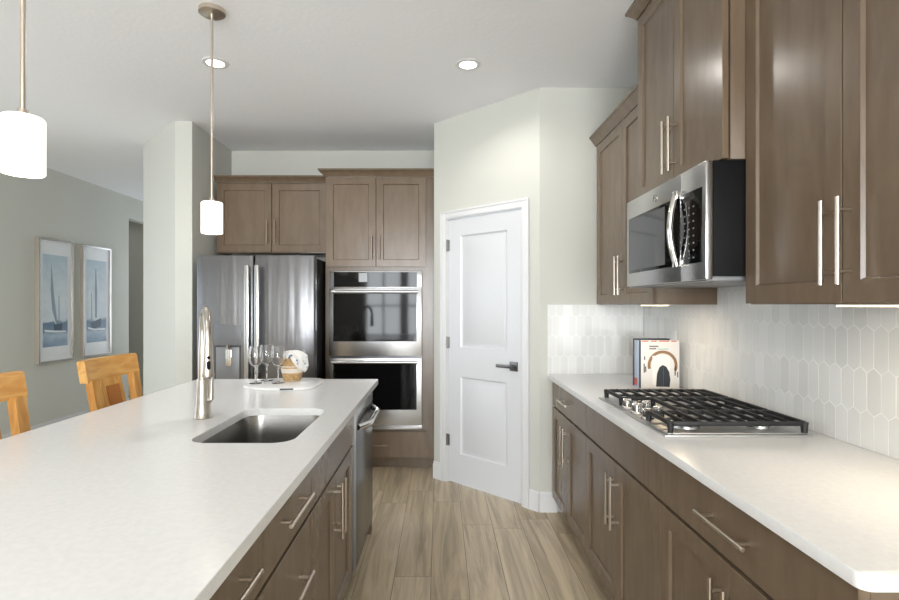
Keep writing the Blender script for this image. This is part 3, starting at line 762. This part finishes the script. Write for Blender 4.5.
for i in range(len(prof)-1):
    f_ = (i-1)/n
    mis.append(1 if (0.36 < f_ < 0.55 or 0.62 < f_ < 0.66) else 0)
finish('woven_body', MB().lathe(prof, (bkx, bky, BT), 40, mis=mis), [RATTAN, RATTANW], bt)
CLOTH = grain(mat('white_patterned_cloth', (236, 236, 232), 0.8), (84, 104, 140), (240, 239, 235), (1, 1, 1), 2, nscale=26.0, lo=0.36, hi=0.43)
t = bmesh.new(); NR, NT = 16, 56; rim = 0.066; rows = []
for i in range(NR+1):
    row = []
    for k in range(NT):
        th = 2*PI*k/NT; away = math.cos(th-(-0.25))
        fl = max(0.0, (away-0.35)/0.65)**0.6
        rmax = 0.056+0.10*fl if fl > 0 else 0.056
        d_ = rmax*i/NR
        wv = 0.006*math.sin(5*th+1)+0.004*math.sin(9*th)
        if d_ <= rim+0.005:
            rr = d_; z = 0.131+0.040-0.028*(d_/rim)**2+wv*(d_/rim)+0.010*math.sin(3*th+2)*(d_/rim)
            if fl <= 0: z = z if i < NR-3 else z-0.010*(i-NR+3)
        else:
            rr = rim+0.009+0.10*(d_-rim)+wv; z = 0.131+0.012+wv-(d_-rim)*0.95
            if i == NR: z += 0.006*math.sin(7*th)
        row.append(t.verts.new((bkx+rr*math.cos(th), bky+rr*math.sin(th), BT+z)))
        if i == 0: break
    rows.append(row)
for i in range(NR):
    for k in range(NT):
        k2 = (k+1) % NT
        if i == 0: t.faces.new((rows[0][0], rows[1][k], rows[1][k2]))
        else: t.faces.new((rows[i][k], rows[i+1][k], rows[i+1][k2], rows[i][k2]))
mb = MB(); me = bpy.data.meshes.new('tmp'); t.to_mesh(me); t.free(); mb.bm.from_mesh(me); bpy.data.meshes.remove(me)
o = finish('napkin', mb, CLOTH); tag(o, 'white cloth with blue pattern draped out of the wicker basket', 'cloth')
so = o.modifiers.new('thickness', 'SOLIDIFY'); so.thickness = 0.002; so.offset = 1

# ------------------------------------------------------------------ back run: fridge, wall cabinet, oven tower
rf = thing('refrigerator', 'stainless french door refrigerator with dispenser in the wall alcove', 'refrigerator', (-1.42, 4.45, 0))
rx0, rx1, ry = -1.877, -0.962, 4.04
finish('cabinet', MB().box(rx0+0.004, rx1-0.004, ry+0.078, 4.885, 0.03, 1.735, 0.004).box(rx0+0.03, rx1-0.03, ry+0.10, 4.86, 0.0, 0.03), BLACKP, rf)
xm = -1.431
DH = 1.752
for x0, x1, nm in ((rx0, xm-0.003, 'l'), (xm+0.003, rx1, 'r')):
    p = rrect(x0, x1, ry, ry+0.073, 0.016, 5)
    dm = MB().prism(p, 0.68, DH, bevel=0.004)
    dd = finish('door', dm, STEELF, rf)
    hx = xm-0.038 if nm == 'l' else xm+0.038
    hm = MB().box(hx-0.017, hx+0.017, ry-0.062, ry-0.040, 0.80, 1.675, 0.008)
    for z in (0.83, 1.645): hm.box(hx-0.012, hx+0.012, ry-0.042, ry+0.001, z-0.02, z+0.02, 0.003)
    finish('handle', hm, STEEL, dd)
    if nm == 'l':
        dx0, dx1 = -1.735, -1.532
        fr_ = MB().box(dx0, dx1, ry-0.004, ry-0.0005, 1.062, 1.215, 0.002)
        finish('dispenser_panel', fr_, mat('grey_dispenser_face', (112, 113, 116), 0.3, 0.2), dd)
        rec = MB().box(dx0+0.012, dx1-0.012, ry-0.0035, ry-0.0005, 0.79, 1.045, 0.001).box(dx0, dx1, ry-0.003, ry-0.0005, 0.78, 1.06, mi=1)
        finish('dispenser_recess', rec, [MIDG, DARKG], dd)
        pad = MB().box(-1.642, -1.60, ry-0.018, ry-0.003, 0.90, 1.03, 0.004).cyl((-1.62, ry-0.02, 1.035), (-1.62, ry-0.02, 1.062), 0.014, 0.018, 12)
        finish('dispenser_paddle', pad, CHROME, dd)
fz = finish('freezer_drawer', MB().prism(rrect(rx0, rx1, ry, ry+0.073, 0.016, 5), 0.06, 0.672, bevel=0.004), STEELF, rf)
finish('handle', MB().box(rx0+0.08, rx1-0.08, ry-0.062, ry-0.04, 0.575, 0.61, 0.008).box(rx0+0.12, rx0+0.15, ry-0.042, ry+0.001, 0.58, 0.605).box(rx1-0.15, rx1-0.12, ry-0.042, ry+0.001, 0.58, 0.605), STEEL, fz)

HB = mat('bronze_tinted_handle', (150, 132, 118), 0.3, 1.0)
fc = thing('upper_cabinet', 'brown wood wall cabinet above the refrigerator', 'cabinet', (-1.45, 4.7, 1.814))
fy_ = 4.50; fa0, fa1 = -1.915, -0.957
finish('carcass', MB().box(fa0, fa1, fy_, YB-0.001, 1.814, 2.415, 0.001), WOOD, fc)
hw = (fa1-0.012-fa0-0.012-0.006)/2
shaker(fc, 'back', fy_, fa0+0.012, 1.822, hw, 0.585, hx=hw-0.03, hy=0.17, hl=0.2, hm=HB)
shaker(fc, 'back', fy_, fa0+0.012+hw+0.006, 1.822, hw, 0.585, hx=0.03, hy=0.17, hl=0.2, hm=HB)
cm = MB(); crown(cm, 'back', fy_-DT, fa0, fa1, 2.412, h=0.055, proj=0.045, ends=(False, False))
finish('crown_moulding', cm, WOOD, fc)

oc = thing('oven_cabinet', 'tall brown wood cabinet housing the double oven', 'cabinet', (-0.5, 4.6, 0))
of_ = 4.37; oa0, oa1 = -0.953, -0.050
cb = MB()
cb.box(oa0, oa0+0.04, of_, YB-0.002, 0.1, 2.435).box(oa1-0.098, oa1, of_, YB-0.002, 0.1, 2.435)
cb.box(oa0+0.04, oa1-0.098, of_, YB-0.002, 1.656, 2.435).box(oa0+0.04, oa1-0.098, of_, YB-0.002, 0.1, 0.332)
cb.box(oa0, oa1, of_+0.075, of_+0.095, 0.0, 0.1)
finish('carcass', cb, WOOD, oc)
hw = (0.829-0.004)/2
shaker(oc, 'back', of_, -0.945, 1.686, hw, 0.745, hx=hw-0.03, hy=0.16, hl=0.2, hm=HB)
shaker(oc, 'back', of_, -0.945+hw+0.004, 1.686, hw, 0.745, hx=0.03, hy=0.16, hl=0.2, hm=HB)
slab(oc, 'back', of_, -0.945, 0.108, 0.829, 0.215, hy=0.105, hl=0.2, hm=HB)
cm = MB(); crown(cm, 'back', of_-DT, oa0, oa1, 2.432, h=0.058, proj=0.05, ends=(True, False), depth=0.075)
finish('crown_moulding', cm, WOOD, oc)

ov = thing('double_oven', 'stainless double wall oven with black glass doors', 'oven', (-0.529, 4.6, 0.341))
ox0, ox1 = -0.909, -0.149; oy = 4.366
finish('housing', MB().box(ox0, ox1, oy+0.006-0.03, oy+0.0, 0.341, 1.652).box(ox0+0.004, ox1-0.004, oy, YB-0.06, 0.345, 1.645), STEELD, ov)
OM = frame((ox0, oy-0.024, 0), (1, 0, 0), (0, -1, 0)); W = ox1-ox0
finish('control_panel', MB(OM).box(0, W, 1.512, 1.650, 0, 0.02, 0.003), STEEL, ov)
cg = finish('display_glass', MB(OM).box(0.035, W-0.04, 1.518, 1.642, 0.0201, 0.0215), BLACKGL, ov)
finish('display', MB(OM).box(0.24, 0.31, 1.56, 1.635, 0.0216, 0.0220), MIDG, cg)
for z0, z1, g0_, g1_ in ((0.953, 1.505, 1.072, 1.462), (0.384, 0.934, 0.512, 0.892)):
    d = finish('oven_door', MB(OM).box(0, W, z0, z1, 0.0005, 0.045, 0.004), STEEL, ov)
    finish('window_glass', MB(OM).box(0.036, W-0.042, g0_, g1_, 0.0452, 0.0468), BLACKGL, d)
    hb = MB(OM).tube([(0.03, z1-0.028, 0.095), (W-0.03, z1-0.028, 0.095)], 0.013, 14)
    for x in (0.06, W-0.06): hb.cyl((x, z1-0.028, 0.045), (x, z1-0.028, 0.095), 0.010, seg=12)
    finish('handle', hb, STEEL, d)
finish('bottom_vent', MB(OM).box(0.0, W, 0.343, 0.378, 0.0, 0.012, 0.002).box(0.02, W-0.02, 0.360, 0.378, 0.0121, 0.014), [STEEL], ov)

# ------------------------------------------------------------------ pendants, downlights and added beams
pd = None
for py, lab in ((2.56, 'pendant lamp with white glass shade hanging over the far half of the island'), (1.40, 'pendant lamp with white glass shade nearest the viewer, cut by the view edge')):
    px = -1.112
    if pd is None:
        pd = thing('pendant_lamp', lab, 'lamp', (px, py, H), 'pendant lamps over the island'); first = pd
        finish('canopy', MB().lathe([(0, -0.022), (0.058, -0.022), (0.0625, -0.019), (0.0625, 0), (0, 0)], (px, py, H-0.0003), 36), NICKEL, pd)
        finish('rod', MB().cyl((px, py, 1.872), (px, py, H-0.02), 0.0065, seg=14), NICKEL, pd)
        finish('shade_cap', MB().lathe([(0, 0.02), (0.012, 0.02), (0.014, 0.0), (0, 0)], (px, py, 1.870), 24), NICKEL, pd)
        finish('shade', MB().lathe([(0, 1.870), (0.046, 1.870), (0.0495, 1.866), (0.0495, 1.722), (0.047, 1.719), (0.0455, 1.724), (0.0455, 1.862), (0, 1.862)], (px, py, 0), 40), SHADE, pd)
    else: dup(pd, (px, py, H), lab)
dl = None
LV = [(0.168, 3.14, 'recessed ceiling light in front of the pantry door'), (-1.335, 3.12, 'recessed ceiling light behind the far pendant rod'),
      (-1.25, 0.8, None), (-1.335, -1.8, None), (-5.0, 7.4, None)]  # unlabelled ones are added beams without fixtures, to brighten room and hall
for lx_, ly_, lab in LV:
    if lab:
        if dl is None:
            dl = thing('downlight', lab, 'light', (lx_, ly_, H), 'recessed ceiling lights')
            finish('trim_ring', MB().lathe([(0.05, -0.001), (0.052, -0.006), (0.075, -0.004), (0.078, 0)], (lx_, ly_, H-0.0003), 36), TRIMW, dl)
            finish('lens', MB().lathe([(0, -0.003), (0.051, -0.003), (0.051, 0), (0, 0)], (lx_, ly_, H-0.0003), 32), LENS, dl)
        else: dup(dl, (lx_, ly_, H), lab)
    l = bpy.data.lights.new('downlight_or_added_beam', 'SPOT'); l.energy = DOWNLIGHT_W if lx_ > -4 else 4; l.color = (1, 0.96, 0.91); l.spot_size = math.radians(160); l.spot_blend = 0.6; l.shadow_soft_size = 0.05
    o = bpy.data.objects.new('downlight_or_added_beam', l); scene.collection.objects.link(o); o.location = (lx_, ly_, H-0.012)

# ------------------------------------------------------------------ framed pictures on the left wall
def print_mat(seed):
    m = mat('sailing_print', (190, 205, 215), 0.35)
    tc = N(m, 'ShaderNodeTexCoord'); sp = N(m, 'ShaderNodeSeparateXYZ'); L(m, tc.outputs['Object'], sp.inputs[0])
    mp = N(m, 'ShaderNodeMapping'); mp.inputs['Scale'].default_value = (3, 5, 9); mp.inputs['Location'].default_value = (seed, seed, 0); L(m, tc.outputs['Object'], mp.inputs[0])
    nz = N(m, 'ShaderNodeTexNoise'); nz.inputs['Scale'].default_value = 1.6; nz.inputs['Detail'].default_value = 5; L(m, mp.outputs[0], nz.inputs['Vector'])
    ma = N(m, 'ShaderNodeMath', operation='MULTIPLY_ADD'); L(m, nz.outputs['Fac'], ma.inputs[0]); ma.inputs[1].default_value = 0.10; L(m, sp.outputs['Z'], ma.inputs[2])
    mr = N(m, 'ShaderNodeMapRange'); mr.inputs['From Min'].default_value = 0.16; mr.inputs['From Max'].default_value = 1.19; L(m, ma.outputs[0], mr.inputs[0])
    rp = N(m, 'ShaderNodeValToRGB'); cr = rp.color_ramp
    stops = [(0.0, (112, 138, 164)), (0.10, (138, 160, 182)), (0.17, (170, 186, 200)), (0.21, (100, 126, 152)), (0.30, (88, 116, 142)), (0.325, (200, 210, 216)), (0.55, (206, 214, 219)), (0.8, (186, 200, 208)), (1.0, (172, 190, 202))]
    cr.elements[0].position, cr.elements[0].color = stops[0][0], lin(stops[0][1]); cr.elements[1].position, cr.elements[1].color = stops[-1][0], lin(stops[-1][1])
    for p, c_ in stops[1:-1]: e = cr.elements.new(p); e.color = lin(c_)
    L(m, mr.outputs[0], rp.inputs[0])
    mx = N(m, 'ShaderNodeMix', data_type='RGBA', blend_type='OVERLAY'); mx.inputs[0].default_value = 0.25
    L(m, rp.outputs[0], mx.inputs[6]); L(m, nz.outputs['Fac'], mx.inputs[7]); L(m, mx.outputs[2], bsdf(m).inputs['Base Color'])
    return m
SAILL = mat('print_pale_sail', (206, 214, 220), 0.4); SAILD = mat('print_grey_sail', (128, 146, 160), 0.4); HULL = mat('print_dark_hull', (50, 68, 88), 0.4); SPRAY = mat('print_white_spray', (226, 232, 236), 0.4)
def picture(lab, y0, y1, seed, shapes):
    z0, z1 = 0.765, 2.065
    t = thing('framed_picture', lab, 'picture', (XL, (y0+y1)/2, z0), 'framed sailboat prints on the left wall')
    f = MB(frame((XL+0.0005, y1, z0), (0, -1, 0), (1, 0, 0))); f.M = frame((XL+0.0005, y0, z0), (0, 1, 0), (1, 0, 0))
    Wd, Ht, fw = y1-y0, z1-z0, 0.022
    for a in ((0, fw, 0, Ht), (Wd-fw, Wd, 0, Ht), (fw, Wd-fw, 0, fw), (fw, Wd-fw, Ht-fw, Ht)):
        f.box(*a, 0, 0.042, 0.002); f.box(a[0]+0.002, a[1]-0.002, a[2]+0.002, a[3]-0.002, 0.042, 0.0425, mi=1)
    M = f.M.copy()
    finish('frame', f, [FRAMEM, FRAMES], t)
    finish('mat_board', MB(M).box(fw, Wd-fw, fw, Ht-fw, 0.0, 0.026), MATW, t)
    px0, px1, pz0, pz1 = 0.075, Wd-0.075, 0.165, 1.135
    pr = finish('print', MB(M).box(px0, px1, pz0, pz1, 0.0262, 0.0268), print_mat(seed), t)
    for nm, poly, mt, lvl in shapes:
        finish(nm, MB(M).prism([(px0+(px1-px0)*p[0], pz0+(pz1-pz0)*p[1]) for p in poly], 0.0269, 0.0271+0.0003*lvl), mt, pr)
A = [('sail', [(0.36, 0.90), (0.34, 0.62), (0.20, 0.55), (0.22, 0.40), (0.52, 0.23), (0.50, 0.40)], SAILL, 0), ('sail', [(0.33, 0.92), (0.30, 0.62), (0.36, 0.40), (0.54, 0.22), (0.58, 0.24), (0.44, 0.55), (0.37, 0.80)], SAILD, 1),
     ('mast', [(0.62, 0.56), (0.65, 0.56), (0.66, 0.23), (0.62, 0.23)], SAILD, 1), ('hull', [(0.42, 0.24), (0.78, 0.25), (0.76, 0.17), (0.44, 0.17)], HULL, 2), ('wake', [(0.05, 0.19), (0.42, 0.175), (0.9, 0.165), (0.95, 0.15), (0.4, 0.155), (0.08, 0.165)], SPRAY, 3)]
B = [('sail', [(0.50, 0.88), (0.66, 0.58), (0.72, 0.36), (0.62, 0.27), (0.44, 0.30), (0.40, 0.50)], SAILL, 0), ('sail', [(0.43, 0.90), (0.40, 0.6), (0.42, 0.30), (0.50, 0.30), (0.52, 0.62), (0.47, 0.90)], SAILD, 1),
     ('mast', [(0.22, 0.60), (0.25, 0.60), (0.27, 0.24), (0.23, 0.24)], SAILD, 1), ('hull', [(0.20, 0.24), (0.74, 0.29), (0.70, 0.19), (0.26, 0.16)], HULL, 2), ('wake', [(0.05, 0.19), (0.4, 0.165), (0.9, 0.165), (0.95, 0.145), (0.4, 0.145), (0.08, 0.165)], SPRAY, 3)]
picture('framed blue sailboat print nearer the viewer, sail leaning over the sea', 5.335, 5.845, 3.0, A)
picture('framed blue sailboat print nearer the hallway opening', 6.005, 6.515, 8.0, B)

# ------------------------------------------------------------------ bar stools on the far side of the island
def stool(lab, cy):
    t = thing('bar_stool', lab, 'stool', (-1.36, cy, 0), 'wooden bar stools at the island')
    xb, hw = -1.56, 0.215                                             # back line at seat level
    seat = MB().prism(rrect(-1.58, -1.16, cy-0.215, cy+0.215, 0.04, 6), 0.625, 0.66, bevel=0.008)
    finish('seat', seat, PINE, t)
    def bx(z): return xb-0.075*max(0, (z-0.64)/0.47)                   # back leans away
    for s in (-1, 1):
        st = MB()
        rings = []
        for z in (0.0, 0.3, 0.64, 0.85, 1.02):
            x = bx(z)-(0.03*(1-z/0.64) if z < 0.64 else 0); y = cy+s*(0.152+0.012*max(0, (z-0.64)/0.4))
            rings.append([(x-0.017, y-0.026, z), (x+0.017, y-0.026, z), (x+0.017, y+0.026, z), (x-0.017, y+0.026, z)])
        st.loft(rings, caps=(True, True)); finish('rear_leg', st, PINEV, t)
        fl = MB(); fl.loft([[(x-0.02, y-0.02, z), (x+0.02, y-0.02, z), (x+0.02, y+0.02, z), (x-0.02, y+0.02, z)] for z, x, y in ((0, -1.185, cy+s*0.195), (0.624, -1.20, cy+s*0.18))], caps=(True, True))
        finish('front_leg', fl, PINEV, t)
        finish('stretcher', MB().box(-1.545, -1.21, cy+s*0.187-0.01, cy+s*0.187+0.01, 0.27, 0.305), PINE, t)
    finish('footrest', MB().box(-1.205, -1.17, cy-0.175, cy+0.175, 0.19, 0.225, 0.004), PINE, t)
    # top rail, bowed
    rl = MB(); rings = []
    for k in range(13):
        q = -1+2*k/12; y = cy+q*0.207; bow = -0.028*(1-q*q)
        x0, x1 = bx(1.01)-0.012+bow, bx(1.11)-0.012+bow
        rings.append([(x0-0.016, y, 1.01), (x0+0.022, y, 1.01), (x1+0.022, y, 1.105), (x1+0.016, y, 1.112), (x1-0.012, y, 1.112), (x1-0.016, y, 1.105)])
    rl.loft(rings, caps=(True, True)); finish('top_rail', rl, PINE, t)
    sp = MB(); rings = []
    for z in (0.655, 0.8, 0.9, 1.01):
        x = bx(z)-0.006-0.022*(z-0.64)/0.4; w_ = 0.082
        rings.append([(x-0.010, cy-w_, z), (x+0.010, cy-w_, z), (x+0.010, cy+w_, z), (x-0.010, cy+w_, z)])
    sp.loft(rings, caps=(True, True)); spl = finish('back_splat', sp, PINEV, t)
    ip = MB(); rings = []
    for z in (0.70, 0.8, 0.9, 0.975):
        x = bx(z)-0.006-0.022*(z-0.64)/0.4
        rings.append([(x+0.0095, cy-0.05, z), (x+0.0135, cy-0.05, z), (x+0.0135, cy+0.05, z), (x+0.0095, cy+0.05, z)])
    ip.loft(rings, caps=(True, True)); finish('splat_panel', ip, mat('darker_pine', (178, 112, 50), 0.45) if 'darker_pine' not in bpy.data.materials else bpy.data.materials['darker_pine'], spl)
    return t
stool('honey pine bar stool at the island nearer the fridge, full back rail in view', 2.608)
stool('honey pine bar stool at the island cut off by the left edge of the view', 1.845)
